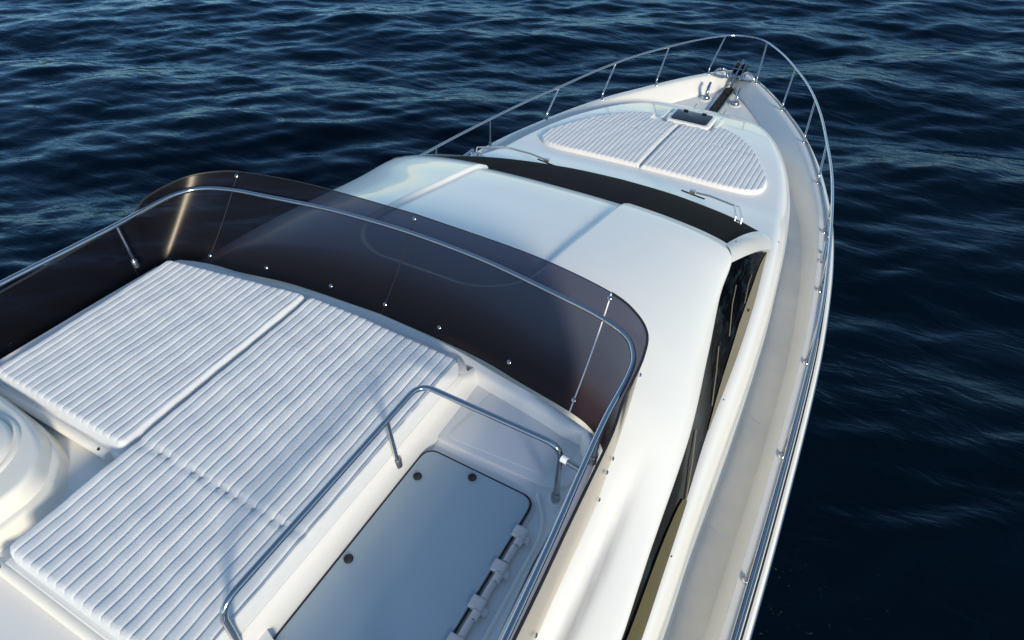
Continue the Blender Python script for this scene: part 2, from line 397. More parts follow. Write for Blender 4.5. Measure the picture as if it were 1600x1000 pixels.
# smooth gelcoat seams across the side deck nonskid
for Yj in (.35, 1.9, 3.05, 4.25, 5.6):
    for sg in (1, -1):
        a = float(wf(Yj))+.05; c = float(sbf(Yj))-.21; z = float(deckz(Yj))+.004
        sk = .06
        mesh_obj('deck_seam', [(sg*a, Yj, z), (sg*c, Yj-sk, z), (sg*c, Yj-sk+.018, z), (sg*a, Yj+.018, z)][::sg], [(0, 1, 2, 3)], 'deckfly', deck)

# ---------------- cabin roof
we = spl([(-4, 1.98), (.3, 1.965), (1.31, 1.935), (1.76, 1.90), (2.53, 1.85), (3.27, 1.745), (4.03, 1.632), (4.32, 1.612), (4.60, 1.545)])
z65 = spl([(-4, 3.50), (1.75, 3.50), (2.15, 3.60), (2.5, 3.665), (2.9, 3.66), (3.25, 3.615), (3.5, 3.565), (3.9, 3.475), (4.2, 3.41), (4.42, 3.35), (4.57, 3.27)])
zed = spl([(-4, 3.2), (4.1, 3.2), (4.35, 3.19), (4.6, 3.13)])
fbase = spl([(0, 2.225), (.45, 2.20), (.89, 2.13), (1.32, 2.05), (1.5, 1.96), (1.56, 1.86)])
def roof_z(x, Y):
    w = we(Y); q = np.clip(np.abs(x)/w, 0, 1); zc = z65(Y)+.028; e = zed(Y)
    z = e+(zc-e)*(1-q**2.6)**.72
    # recessed centre panel, rounded at its aft end
    ax = np.abs(x); hw = .665; ya = 2.62; rr = .42
    dx = ax-(hw-rr); dy = (ya+rr)-Y
    sd = np.where((dx > 0) & (dy > 0), np.hypot(np.maximum(dx, 0), np.maximum(dy, 0))-rr, np.maximum(dx, dy)-rr)
    z = z-.034*(1-sstep(-.014, .014, sd))
    # gutter outside the flybridge coaming
    g = np.exp(-((ax-1.705)/.04)**2)*.04*(1-sstep(1.5, 2.3, Y))
    # the roof drops into a cove at the foot of the wind deflector and lies hidden under the flybridge
    arc = fbase(np.minimum(ax, 1.5)); dd = Y-arc
    cove = .115*(1-sstep(.06, .36, dd))+.45*(1-sstep(-.10, .02, dd))
    cove = cove*(1-sstep(1.44, 1.50, ax)); cove = np.minimum(cove, .5)
    return z-g-cove
Yr = np.concatenate([np.linspace(-4, 2.2, 32)[:-1], np.linspace(2.2, 4.57, 130)])
q = np.sin(np.linspace(0, math.pi/2, 40))
V = []
uq = np.concatenate([np.linspace(0, .62, 110)[:-1], .62+.38*np.sin(np.linspace(0, math.pi/2, 32))])
uq = np.concatenate([-uq[::-1], uq[1:]])
for Y in Yr:
    w = float(we(Y)); xs = uq*w; zs = roof_z(xs, Y)
    V += [(xs[0]*1., Y, zs[0]-.06)]+[(x, Y, z) for x, z in zip(xs, zs)]+[(xs[-1], Y, zs[-1]-.06)]
# front lip folds down
nvr = len(uq)+2
for dz, dy in ((-.012, .008), (-.05, .008)):
    V += [(v[0], v[1]+dy, v[2]+dz) for v in V[(len(Yr)-1)*nvr:(len(Yr))*nvr]]
roof = mesh_obj('cabin_roof', V, [f[::-1] for f in grid_faces(len(Yr)+2, nvr)], 'gel', yacht)

# windscreen under its black cover
gb = spl([(0, 6.30), (.5, 6.28), (1.0, 6.21), (1.35, 6.13), (1.62, 6.02)])
V = []; nx, ny = 41, 14
for i in range(nx):
    s = -1+2*i/(nx-1)
    xt = 1.50*s; xb = 1.615*s
    pt = Vector((xt, 4.545, float(roof_z(xt, 4.52))-.035)); pb = Vector((xb, float(gb(abs(xb))), float(coach_z(xb, 6.1))+.02))
    for j in range(ny):
        t = j/(ny-1); p = pt.lerp(pb, t); p.z += .05*math.sin(math.pi*t)*(1-.5*abs(s)**3); V.append(p)
mesh_obj('windscreen', V, [f[::-1] for f in grid_faces(nx, ny)], 'black', yacht)

# A-pillars: bulged panels between the windscreen and the side window
for sg in (1, -1):
    V = []; n1_, n2_ = 15, 12
    for i in range(n1_):
        t = i/(n1_-1)
        a = Vector((1.505, 4.50, float(roof_z(1.50, 4.5))-.004)).lerp(Vector((1.60, 6.06, 2.42)), t)
        b_ = Vector((1.612, 4.30, 3.185)).lerp(Vector((1.775, 5.72, 2.475)), t)
        a.z += .035*math.sin(math.pi*t); b_.z += .03*math.sin(math.pi*t)
        for j in range(n2_):
            u = j/(n2_-1); p = a.lerp(b_, u); bu = .028*math.sin(math.pi*u)
            p += Vector((.5, .4, .8))*bu; V.append((sg*p.x, p.y, p.z))
    F = grid_faces(n1_, n2_); F = F if sg > 0 else [f[::-1] for f in F]
    mesh_obj('windscreen_pillar', V, F, 'gel', yacht)
# side windows
for sg in (1, -1):
    V = []; Yw = np.linspace(-3, 5.62, 70); nv = 8
    for Y in Yw:
        yt = min(Y, 4.45)-(.0 if Y < 4.45 else 0); 
        # roof edge (top) and sill (bottom); forward of Y 4.4 the top edge runs down the pillar
        if Y <= 4.32: T = Vector((float(we(Y))-.02, Y, float(zed(Y))-.01))
        else:
            k = (Y-4.32)/(5.62-4.32); T = Vector((1.605+.135*k, 4.32+1.30*k, 3.17-.68*k+.03*math.sin(math.pi*k)))
        B = Vector((float(ws(Y))-.012, Y, float(coach_z(float(ws(Y)), Y))+.005))
        for j in range(nv):
            t = j/(nv-1); V.append(T.lerp(B, t))
    VV = [(sg*v.x, v.y, v.z) for v in V]; F = grid_faces(len(Yw), nv); F = F if sg < 0 else [f[::-1] for f in F]
    win = mesh_obj('side_window', VV, F, 'sideglass', yacht)
    def winpt(Y, t, off=.006):
        if Y <= 4.32: T = Vector((float(we(Y))-.02, Y, float(zed(Y))-.01))
        else:
            k = (Y-4.32)/(5.62-4.32); T = Vector((1.605+.135*k, 4.32+1.30*k, 3.17-.68*k+.03*math.sin(math.pi*k)))
        B = Vector((float(ws(Y))-.012, Y, float(coach_z(float(ws(Y)), Y))+.005))
        p = T.lerp(B, t)+Vector((off*.9, 0, off*.4)); return Vector((sg*p.x, p.y, p.z))
    # pale frame inside the forward part, added olive panel aft paints the fairing's reflection
    def strip(name, m_, ys, t0, off):
        V = []
        for Y in ys:
            a = float(t0(Y))
            for j in range(4): V.append(winpt(Y, a+(1-a)*j/3, off))
        F = grid_faces(len(ys), 4); F = F if sg < 0 else [f[::-1] for f in F]
        return mesh_obj(name, V, F, m_, win)
    strip('window_frame', 'frame', np.linspace(3.25, 5.60, 40), spl([(3.2, .97), (3.6, .84), (4.1, .78), (4.7, .68), (5.3, .48), (5.62, .3)]), .006)
    strip('painted_reflection', 'olive', np.linspace(-3, 2.62, 50), spl([(-3, .05), (.9, .12), (1.5, .38), (2.0, .48), (2.35, .62), (2.55, .8), (2.62, .97)]), .008)
    # stays seen behind the glass
    for (y0, t0, y1, t1) in ((4.85, .42, 4.5, .66), (4.35, .30, 3.98, .62), (3.68, .42, 3.36, .80), (2.86, .40, 2.58, .92)):
        part('window_stay', tube_geo([winpt(y0, t0), winpt((y0+y1)/2, (t0+t1)/2-.06, .012), winpt(y1, t1)], .0042, 8), 'frame', win)
    for Y in (1.42, 4.55):
        part('latch', lathe_geo([(.012, 0), (.012, .012), (.006, .016)], winpt(Y, .55 if Y < 2 else .82), (sg*1, 0, .4), 12), 'rubber', win)

# ---------------- flybridge moulding
ZF = 3.50
fly = None
mb = MB()
# deck plate starboard and forward (z 3.5) with rounded front that meets the deflector base
front = [(x, float(spl([(0, 2.225), (.45, 2.20), (.89, 2.13), (1.32, 2.05), (1.5, 1.96), (1.56, 1.86)])(abs(x)))) for x in np.linspace(-1.545, 1.545, 41)]
poly = front[::-1]+[(-1.57, 1.5), (-1.585, 1.2), (-1.615, .6), (-1.66, -.6), (-1.70, -3.2), (1.70, -3.2), (1.66, -.6), (1.615, .6), (1.585, 1.2), (1.57, 1.5)]
# shell plate: top at 3.24 (footwell sole)
V = []; L = len(poly)
def out_ring(off, z):
    return [(p[0]*(1+off/1.6), p[1]+(off if p[1] > 1.5 else 0), z) for p in poly]
rings = [out_ring(.004, 3.30), out_ring(.002, 3.44), out_ring(.0, 3.55)]
rings = [[(x, y, z) for x, y, z in r] for r in rings]
def rim(off, z): return [(p[0]*(1-off/1.6), p[1]-(off if p[1] > 1.5 else 0), z) for p in poly]
rimz = [3.70 if (abs(p[0]) > 1.44) else 3.615 for p in poly]
# smooth the rise of the rim at the corners
def rz(p):
    return 3.605+.03*float(sstep(1.36, 1.47, abs(p[0])))
R0 = [(p[0]*(1-.0/1.6), p[1], rz(p)-.02) for p in poly]
R1 = [(p[0]*(1-.015/1.6), p[1]-(.015 if p[1] > 1.5 else 0), rz(p)) for p in poly]
def wcap(p): return .055-.03*float(sstep(1.36, 1.47, abs(p[0])))
def inn(p, d):
    f = sstep(1.30, 1.50, abs(p[0])); return (p[0]-math.copysign(d*float(f), p[0]), p[1]-(d*(1-float(f)*.6) if p[1] > 1.5 else 0))
R2 = [(*inn(p, wcap(p)), rz(p)) for p in poly]
R3 = [(*inn(p, wcap(p)+.02), rz(p)-.015) for p in poly]
R4 = [(*inn(p, wcap(p)+.03), 3.52) for p in poly]
R5 = [(*inn(p, wcap(p)+.04), 3.495) for p in poly]
for ring in rings+[R0, R1, R2, R3, R4, R5]: V += ring
F = []
for r_ in range(8):
    for i in range(L):
        j = (i+1) % L; F.append((r_*L+i, (r_+1)*L+i, (r_+1)*L+j, r_*L+j))
fly = autosmooth(mesh_obj('flybridge_coaming', V, F, 'gel', yacht), 50)
# decks of the flybridge
def fb(x): return float(spl([(0, 2.225), (.45, 2.20), (.89, 2.13), (1.32, 2.05), (1.5, 1.96), (1.56, 1.86)])(abs(x)))-.05
xs = np.linspace(-1.5, 1.5, 31)
ptop = [(x, fb(x)) for x in xs]
p2 = [(p[0], p[1]) for p in ptop if p[0] >= .60]
polyd = [(.60, -3.1), (1.60, -3.1), (1.56, .5), (1.50, 1.3)]+p2[::-1]
V, F = slab_geo(polyd, 3.40, 3.50, .004, nb=1)
part('flybridge_deck', (V, F), 'deckfly', yacht, deg=30)
# front shelf: forward of the cushions
# raised shelf forward of the hatch
V, F = slab_geo(round_poly([(.76, 1.655), (1.40, 1.665), (1.47, 1.72), (1.50, 1.93), (1.33, 2.03), (.89, 2.11), (.74, 2.13)], .03), 3.49, 3.517, .008, nb=3)
part('deck_shelf', (V, F), 'deckfly', yacht, deg=60)
# nonskid patch, starboard forward
V, F = slab_geo(round_poly([(.80, 1.69), (1.42, 1.72), (1.42, 1.985), (1.25, 2.05), (.86, 2.10)], [.05, .04, .08, .05, .06]), 3.50, 3.5205, .002, nb=2)
part('nonskid_patch', (V, F), 'patch', yacht)
# cushion plinths: port (aft edge Y .74) and starboard (aft edge Y .18), flared starboard face
def plinth(name, poly, z0, z1, bev, tap=0.):
    V, F = slab_geo(poly, z0, z1, bev, taper=tap, nb=5, zf=lambda x, y: -.07*float(sstep(2.03, 2.16, y))); return part(name, (V, F), 'gel', yacht, deg=50)
xl = [x for x in np.linspace(-1.42, .722, 24)]
frontP = [(x, min(fb(x)+.02, 2.16)) for x in xl]
plinth('sunpad_plinth', [(-1.50, .74), (-.36, .755)]+[p for p in [(-.36, .17), (.722, .17)]]+[(.722, 1.9), (.722, 2.03)]+frontP[::-1][1:]+[(-1.49, 1.9)], 3.2, 3.675, .035)
# flared fillet on starboard side of plinth
V = []; ys = np.linspace(-.2, 2.14, 14)
prof = [(.716, 3.672), (.731, 3.664), (.741, 3.645), (.748, 3.60), (.752, 3.55), (.757, 3.52), (.768, 3.503)]
for y in ys:
    for x, z in prof: V.append((x, y, z-.085*float(sstep(1.98, 2.14, y))*(z-3.5)/.17))
mesh_obj('plinth_flare', V, [f[::-1] for f in grid_faces(len(ys), len(prof))], 'gel', yacht)
# bullnose lips along the aft edges
for (xa, xb_, yy, zz) in ((-1.44, -.47, .750, 3.648), (-.40, .70, .170, 3.645)):
    lp = part('plinth_lip', tube_geo([(xa, yy, zz), (xb_, yy, zz)], .028, 16), 'cream', yacht)
    for xe in (xb_ if yy > .5 else xa,):
        part('drain_hole', lathe_geo([(.007, 0), (.007, .004)], (xe-.05 if yy > .5 else xe+.05, yy-.010, zz+.0265), (0, -.3, 1), 10), 'rubber', lp)
# footwell sole
V, F = slab_geo([(-1.5, -3.1), (.8, -3.1), (.8, .5), (-.3, .9), (-1.5, .9)], 3.2, 3.60, .004, nb=1)
part('footwell_sole', (V, F), 'deckfly', yacht, deg=30)
# moulded bead outboard of the hatch
P = rounded([(1.46, -2.2, 3.503), (1.485, .7, 3.503), (1.47, 1.47, 3.503), (1.36, 1.62, 3.503)], .12)
part('deck_bead', tube_geo(P, .011, 10), 'gel', yacht)

# helm console
con = part('helm_console', slab_geo(round_poly([(-1.46, .74), (-.88, .70), (-.66, .64), (-.49, .48), (-.50, .16), (-.72, -.35), (-1.46, -.45)], [.05, .05, .06, .07, .1, .1, .05]), 3.58, 3.68, .022, nb=4, taper=.02), 'cream', yacht, deg=50)
part('console_upper', slab_geo(round_poly([(-1.44, .715), (-.93, .68), (-.71, .62), (-.545, .47), (-.555, .15), (-.76, -.3), (-1.44, -.4)], [.05, .08, .08, .09, .1, .1, .05]), 3.64, 3.765, .028, nb=6, taper=.03), 'cream', con, deg=60)
part('console_cap', lathe_geo([(.262, 0), (.258, .012), (.246, .018), (.236, .016), (.232, .012), (.228, .014), (.225, .034), (.212, .043), (.1, .048), (.0, .049)], (-.95, .37, 3.76), (0, 0, 1), 64), 'cream', con, deg=70)

# companion hatch, blue grey, starboard side deck
hp = round_poly([(.758, -.6), (1.37, -.6), (1.37, 1.575), (.758, 1.585)], .07, 8)
hs = part('hatch_coaming', slab_geo(round_poly([(.735, -.62), (1.385, -.62), (1.392, 1.585), (.735, 1.595)], .08, 8), 3.47, 3.517, .008), 'hinge', yacht)
ha = part('companion_hatch', slab_geo(round_poly([(.768, -.6), (1.366, -.6), (1.366, 1.565), (.768, 1.575)], .07, 8), 3.47, 3.537, .004, nb=3), 'hatch', yacht)
part('hatch_seal', tube_geo([(p.x, p.y, 3.528) for p in round_poly([(.763, -.6), (1.372, -.6), (1.372, 1.571), (.763, 1.581)], .07, 8)], .0045, 8, closed=True), 'rubber', ha)
for (x, y) in ((.822, 1.41), (1.055, 1.53), (.805, .92)):
    kb = part('hatch_fastener', lathe_geo([(.021, 0), (.021, .007), (.016, .011), (.012, .009), (.0, .009)], (x, y, 3.536), (0, 0, 1), 20), 'rubber', ha)
# white plastic hinge line
for yh in (1.385, 1.20, 1.02, .845, .66, .45):
    hn = part('hinge', box_geo((1.392, yh, 3.532), (.062, .058, .032)), 'hinge', ha); bevel_obj(hn, .009, 3)
    o = part('hinge_leaf', box_geo((1.425, yh-.012, 3.522), (.042, .036, .026)), 'hinge', hn); bevel_obj(o, .008, 3)
    part('hinge_knuckle', tube_geo([(1.408, yh-.03, 3.536), (1.408, yh-.062, 3.536)], .0185, 14), 'hinge', hn)
    part('hinge_pin', lathe_geo([(.007, 0), (.007, .003)], (1.408, yh-.062, 3.536), (0, -1, 0), 12), 'rubber', hn)
for y0, y1 in ((1.31, 1.245), (1.13, 1.06), (.95, .885), (.77, .70)):
    part('hinge_rod', tube_geo([(1.402, y0+.01, 3.528), (1.402, y1-.01, 3.528)], .0155, 12), 'hinge', ha)

# grab rail round the hatch
P = rounded([(.70, -.25, 3.60), (.705, .30, 3.90), (.72, 1.61, 3.915), (1.10, 1.675, 3.905), (1.455, 1.625, 3.885), (1.452, 1.62, 3.52)], .10, 8)
P = rounded([(.742, .405, 3.56), (.712, .425, 3.905), (.72, 1.64, 3.915), (1.455, 1.645, 3.89), (1.447, 1.63, 3.51)], .085, 10)
gr = part('hatch_grab_rail', tube_geo(P, .0145, 16), 'steel', yacht)
part('rail_post', tube_geo([(.736, 1.385, 3.62), (.722, 1.385, 3.912)], .0115, 14), 'steel', gr)
part('rail_socket', lathe_geo([(.021, 0), (.021, .05), (.018, .056), (.013, .056)], (.737, 1.385, 3.60), (0, 0, 1), 20), 'steel2', gr)
part('rail_socket', lathe_geo([(.021, 0), (.021, .05), (.018, .056), (.015, .056)], (1.447, 1.63, 3.503), (0, 0, 1), 20), 'steel2', gr)
part('socket_base', lathe_geo([(.034, 0), (.034, .004), (.030, .007)], (1.447, 1.63, 3.5), (0, 0, 1), 24), 'gel', gr)

# flybridge rail
W = [(2.555, 0), (2.545, .3), (2.52, .6), (2.455, 1.0), (2.405, 1.27), (2.33, 1.46), (2.22, 1.545), (2.08, 1.575), (1.8, 1.582), (1.5, 1.605), (1.1, 1.64), (.5, 1.675), (-.6, 1.71), (-2.8, 1.75)]
half = [(w, y, 3.99) for y, w in W]
P = catmull([(-w, y, z) for w, y, z in half[::-1]]+half[1:], 8)
fr_ = part('flybridge_rail', tube_geo(P, .0145, 16), 'steel', yacht)
for sg in (1, -1):
    for (y, xb_, xt_) in ((1.78, 1.555, 1.583), (.3, 1.62, 1.683), (-1.2, 1.66, 1.722)):
        part('rail_post', tube_geo([(sg*xb_, y-.01, 3.70), (sg*xt_, y, 3.985)], .0115, 14), 'steel', fr_)
        part('rail_socket', lathe_geo([(.021, 0), (.021, .045), (.018, .05), (.012, .05)], (sg*xb_, y-.01, 3.698), (0, 0, 1), 18), 'steel2', fr_)
# white capped fitting on the rail
sk = part('rail_fitting', tube_geo([(1.595, 1.52, 3.975), (1.53, 1.53, 3.975)], .014, 14), 'steel2', fr_)
part('white_cap', tube_geo([(1.533, 1.53, 3.975), (1.505, 1.534, 3.975)], .0155, 14), 'whiteplastic', sk)

# ---------------- smoked wind deflector
TOPL = [(0, 2.66, 4.05), (.65, 2.63, 4.055), (1.0, 2.585, 4.06), (1.307, 2.515, 4.06), (1.46, 2.44, 4.055), (1.565, 2.33, 4.05), (1.605, 2.18, 4.045), (1.615, 2.02, 4.03), (1.612, 1.93, 3.985), (1.625, 1.82, 3.955), (1.635, 1.70, 3.95), (1.652, 1.3, 3.94), (1.675, .8, 3.93), (1.72, -.6, 3.92), (1.76, -2.8, 3.92)]
BOTL = [(0, 2.22, 3.60), (.65, 2.185, 3.60), (1.0, 2.125, 3.60), (1.307, 2.07, 3.60), (1.44, 2.03, 3.59), (1.53, 1.97, 3.56), (1.575, 1.90, 3.50), (1.592, 1.84, 3.44), (1.598, 1.80, 3.41), (1.602, 1.76, 3.39), (1.605, 1.70, 3.375), (1.622, 1.3, 3.36), (1.648, .8, 3.36), (1.70, -.6, 3.36), (1.735, -2.8, 3.36)]
NS = 8
tc = catmull(TOPL, NS); bc = catmull(BOTL, NS)
def full_line(L_): return [Vector((-p.x, p.y, p.z)) for p in L_[::-1]]+L_[1:]
tf, bf = full_line(tc), full_line(bc); mid = len(tc)-1
def dpt(i, h, off=0.):
    a, b_ = bf[i], tf[i]; p = a.lerp(b_, h)
    j0, j1 = max(i-1, 0), min(i+1, len(tf)-1)
    t = (tf[j1].lerp(bf[j1], 1-h)-tf[j0].lerp(bf[j0], 1-h)).normalized() if j1 > j0 else Vector((1, 0, 0))
    n = t.cross((b_-a).normalized()).normalized()      # points forward/outboard or inboard; fix sign below
    inner = Vector((-p.x*.6, -1.2 if abs(p.x) < 1.45 else -.1, .6))
    if n.dot(inner) < 0: n = -n
    # slight bow of the sheet
    p = p+n*(-.015*math.sin(math.pi*h)); return p+n*off
wd = bpy.data.objects.new('wind_deflector', None); COL.objects.link(wd); wd.parent = yacht
s_front = 3*NS; s_step = 9*NS
segs = [(mid-len(tc)+1, mid-s_step, 0), (mid-s_step, mid-s_front, 1), (mid-s_front, mid, 1), (mid, mid+s_front, 1), (mid+s_front, mid+s_step, 1), (mid+s_step, mid+len(tc)-1, 0)]
NH = 12
for a, b_, kind in segs:
    V = []; H = []
    for i in range(a, b_+1):
        for k in range(NH+1):
            h = k/NH; V.append(dpt(i, h)); 
            H.append(h if kind else .15+.5*h)
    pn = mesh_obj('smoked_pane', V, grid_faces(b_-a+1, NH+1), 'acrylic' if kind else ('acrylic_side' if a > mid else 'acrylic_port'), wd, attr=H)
# dark polished top edge
part('pane_edge', tube_geo([dpt(i, 1.) for i in range(mid-s_front, mid+s_front+1)], .0030, 6), 'rubber', wd)
for rg in (range(0, mid-s_front+1), range(mid+s_front, len(tf))):
    part('pane_edge', tube_geo([dpt(i, 1.) for i in rg], .0065, 8), 'rubber', wd)
for i in (mid-s_step, mid-s_front, mid, mid+s_front, mid+s_step):
    hh = np.linspace(0, 1, 10); big = abs(i-mid) < s_step
    part('pane_joint', tube_geo([dpt(i, h, .003) for h in hh], .0036 if i == mid+s_front else .003, 6), 'whiteplastic' if i == mid+s_front else 'rubber', wd)
def bolt_at(i, h, off=.004):
    p = dpt(i, h, off); n = (dpt(i, h, .02)-dpt(i, h, 0)).normalized()
    b0 = part('bolt', lathe_geo([(.013, 0), (.013, .004), (.009, .008), (.004, .009)], p, n, 14), 'steel', wd)
for i in (mid-s_front, mid, mid+s_front): bolt_at(i, .955)
# lower bolts about every .435 m
xs_all = [p.x for p in bf]
for xb_ in (-1.30, -.87, -.435, 0, .435, .87, 1.30):
    i = min(range(len(bf)), key=lambda k: abs(bf[k].x-xb_) + (0 if bf[k].y > 1.95 else 9)); bolt_at(i, .10)
for sg in (1, -1):
    for (y, h) in ((2.22, .80), (1.86, .55), (1.72, .62), (1.70, .3), (.95, .45), (.82, .2), (.2, .5)):
        i = min(range(len(tf)), key=lambda k: abs(tf[k].y-y)+(0 if tf[k].x*sg > 1.5 else 9))
        p = dpt(i, h, -.005); n = (dpt(i, h, -.02)-dpt(i, h, 0)).normalized()
        part('bolt', lathe_geo([(.011, 0), (.011, .004), (.007, .008), (.003, .009)], p, n, 12), 'steel', wd)

# ---------------- windscreen wipers
def wiper(sg):
    w = bpy.data.objects.new('windscreen_wiper', None); COL.objects.link(w); w.parent = yacht
    X = lambda x: sg*x
    if sg > 0: piv = Vector((1.38, 5.86, 2.56)); el = Vector((1.30, 6.10, 2.60)); tip = Vector((.83, 6.16, 2.60))
    else: piv = Vector((-1.62, 5.93, 2.55)); el = Vector((-1.33, 6.06, 2.63)); tip = Vector((-.84, 6.12, 2.56))
    o = Vector((.05, 0, 0)); 
    mb = MB()
    for d in (-o*.6, o*.6): mb.add(*tube_geo([piv+d, piv+d+Vector((0, .02, .05)), el+d*.8], .0085, 8))
    mb.add(*tube_geo([el-o*.6, el+o*.6], .006, 8)); mb.add(*tube_geo([el-o*.4, el.lerp(tip, .6)+Vector((0, .012, .01)), tip], .0105, 8))
    mb.build('wiper_arm', 'satin', w)
    bt = Vector((.26*sg*-1, .02, 0)) if sg > 0 else Vector((.2, .0, .0))
    part('wiper_blade', tube_geo([tip-Vector((.12, -.01, .02)), tip+Vector((.0, -.01, -.025)), tip+Vector((.14, -.03, -.03))], .008, 8), 'rubber', w)
    part('blade_holder', box_geo(tip, (.06, .04, .035)), 'satin', w)
    mb = MB()
    mb.add(*lathe_geo([(.035, 0), (.035, .015), (.018, .03), (.018, .06)], piv-Vector((0, 0, .05)), (0, .2, 1), 16))
    for k in range(5):
        a = R(-70+35*k); mb.add(*tube_geo([piv, piv+Vector((.09*math.sin(a), -.07*math.cos(a), -.015))], .005, 6))
    mb.add(*tube_geo([piv+Vector((.09*math.sin(R(a)), -.07*math.cos(R(a)), -.015)) for a in range(-80, 81, 16)], .006, 6))
    mb.build('wiper_base', 'satin', w)
wiper(1); wiper(-1)

# ---------------- foredeck fittings
# flat escape hatch
hz = 2.215
fh = part('deck_hatch', slab_geo(round_poly([(-.22, 8.50), (.37, 8.48), (.37, 8.96), (-.22, 8.98)], .05), 2.0, hz, .015, zf=lambda x, y: -.06*(y-8.5)), 'gel', yacht)
part('hatch_glass', slab_geo(round_poly([(-.175, 8.56), (.325, 8.54), (.325, 8.91), (-.175, 8.93)], .04), hz-.02, hz+.012, .004, zf=lambda x, y: -.06*(y-8.5)), 'hatchglass', fh)
for x in (-.06, .20):
    o = part('hatch_catch', box_geo((x, 8.895, hz-.006), (.06, .02, .02)), 'rubber', fh)
for sg, x in ((1, .44), (-1, -.30)):
    part('hatch_drip_rail', tube_geo([(x, 8.62, 2.16), (x, 8.92, 2.14), (x-sg*.03, 9.1, 2.09)], .026, 10), 'gel', fh)
for x in (-.18, .0, .2):
    part('hatch_hinge', box_geo((x+.06, 8.485, hz-.03), (.05, .03, .03)), 'hinge', fh)
# anchor channel with chain
ch = part('anchor_channel', box_geo((.01, 11.0, 1.622), (.15, 1.45, .012), Matrix.Rotation(0, 3, 'X')), 'rubber', yacht)
for x in (-.07, .09):
    part('channel_edge', tube_geo([(x, 10.3, 1.635), (x, 11.62, 1.66)], .010, 8), 'steel', ch)
mbx = MB(); y = 10.3; k = 0
while y < 11.75:
    z = 1.65+.17*max(0, (y-11.2)/.55)
    c = Vector((.01+.012*math.sin(k*1.7), y, z)); lnk = []
    for a in range(10):
        t = 2*math.pi*a/10; u = Vector((math.cos(t)*.022, math.sin(t)*.038, 0))
        if k % 2: u = Vector((u.x*.35, u.y, u.x*.9))
        lnk.append(c+u)
    mbx.add(*tube_geo(lnk, .0085, 6, closed=True)); y += .052; k += 1
mbx.build('anchor_chain', 'chain', ch)
# stem head with bow roller
sh = part('bow_roller', box_geo((.03, 11.62, 1.80), (.16, .40, .03)), 'steel', yacht); bevel_obj(sh, .008)
for x in (-.05, .11):
    o = part('roller_cheek', slab_geo([(11.45, 1.80), (11.86, 1.80), (11.86, 1.90), (11.78, 1.96), (11.6, 1.93), (11.48, 1.86)], 0, .012, .003), 'steel', sh)
    o.matrix_local = Matrix(((0, 0, 1, x), (1, 0, 0, 0), (0, 1, 0, 0), (0, 0, 0, 1)))
part('roller', tube_geo([(-.04, 11.78, 1.87), (.11, 11.78, 1.87)], .045, 16), 'rubber', sh)
part('anchor_shank', tube_geo([(.03, 11.25, 1.70), (.03, 11.5, 1.83), (.03, 11.86, 1.93), (.03, 11.98, 1.88)], [.018, .024, .03, .02], 10), 'steel', sh)
# ring fairleads
for (x, y, a) in ((-.20, 11.36, .5), (.26, 11.38, -.5)):
    ring = [Vector((x+.11*math.cos(t)*math.cos(a), y+.11*math.cos(t)*math.sin(a), 1.83+.10*math.sin(t))) for t in np.linspace(-.1, math.pi+.1, 18) if abs(t-math.pi/2) > .08]
    hf = len(ring)//2
    fl_ = MB(); fl_.add(*tube_geo(ring[:hf], .019, 12)); fl_.add(*tube_geo(ring[hf:], .019, 12))
    fl_.add(*slab_geo(round_poly([(x-.15, y-.04), (x+.15, y-.04), (x+.15, y+.04), (x-.15, y+.04)], .03), 1.80, 1.825, .006))
    fl_.build('bow_fairlead', 'steel', yacht)
# horn cleats
for x in (-.25, .235):
    pl = part('deck_cleat', lathe_geo([(.105, 0), (.105, .006), (.09, .012)], (x, 10.80, 1.605), (0, 0, 1), 28), 'gel', yacht)
    part('cleat_base', lathe_geo([(.068, 0), (.066, .03), (.055, .05), (.03, .06)], (x, 10.80, 1.615), (0, 0, 1), 20), 'steel', pl)
    part('cleat_horn', tube_geo(catmull([(x, 10.79, 1.66), (x+.005, 10.82, 1.75), (x, 10.88, 1.80), (x-.005, 10.97, 1.825)], 5), [.030]*5+[.027]*5+[.024]*5+[.016], 12), 'steel', pl)
# windlass foot switch and locker lid lines
part('foot_switch', lathe_geo([(.075, 0), (.075, .03), (.06, .045), (.0, .05)], (-.18, 10.22, 1.62), (0, 0, 1), 24), 'steel2', yacht)
for (a, c) in (((-.28, 10.12), (-.30, 10.55)), ((.17, 10.12), (.19, 10.5))):
    part('locker_seam', tube_geo([(a[0], a[1], 1.621), (c[0], c[1], 1.617)], .004, 6), 'hinge', yacht)
for (x, y) in ((.94, 10.28), (1.10, 9.88)):
    o = MB(); z = float(deckz(y))
    o.add(*lathe_geo([(.018, 0), (.016, .02)], (x, y, z-.002), (0, 0, 1), 12)); o.add(*tube_geo([(x-.05, y-.01, z+.022), (x+.05, y+.01, z+.022)], .008, 8)); o.build('deck_filler', 'steel2', yacht)
for (x, y) in ((-1.02, 10.05), (-1.2, 9.55)):
    o = MB(); z = float(deckz(y)); o.add(*tube_geo([(x-.035, y-.02, z+.01), (x+.035, y+.02, z+.01)], .009, 8)); o.build('deck_filler', 'steel2', yacht)
# side mooring cleats on the cap
for sg in (1, -1):
    cl = part('mooring_cleat', tube_geo([(sg*2.205, 6.72, 2.075), (sg*2.23, 6.36, 2.075)], .021, 12), 'steel', yacht)
    for yy in (6.62, 6.46):
        part('cleat_foot', lathe_geo([(.028, 0), (.018, .03), (.018, .075)], (sg*2.215, yy, 1.99), (0, 0, 1), 12), 'steel', cl)

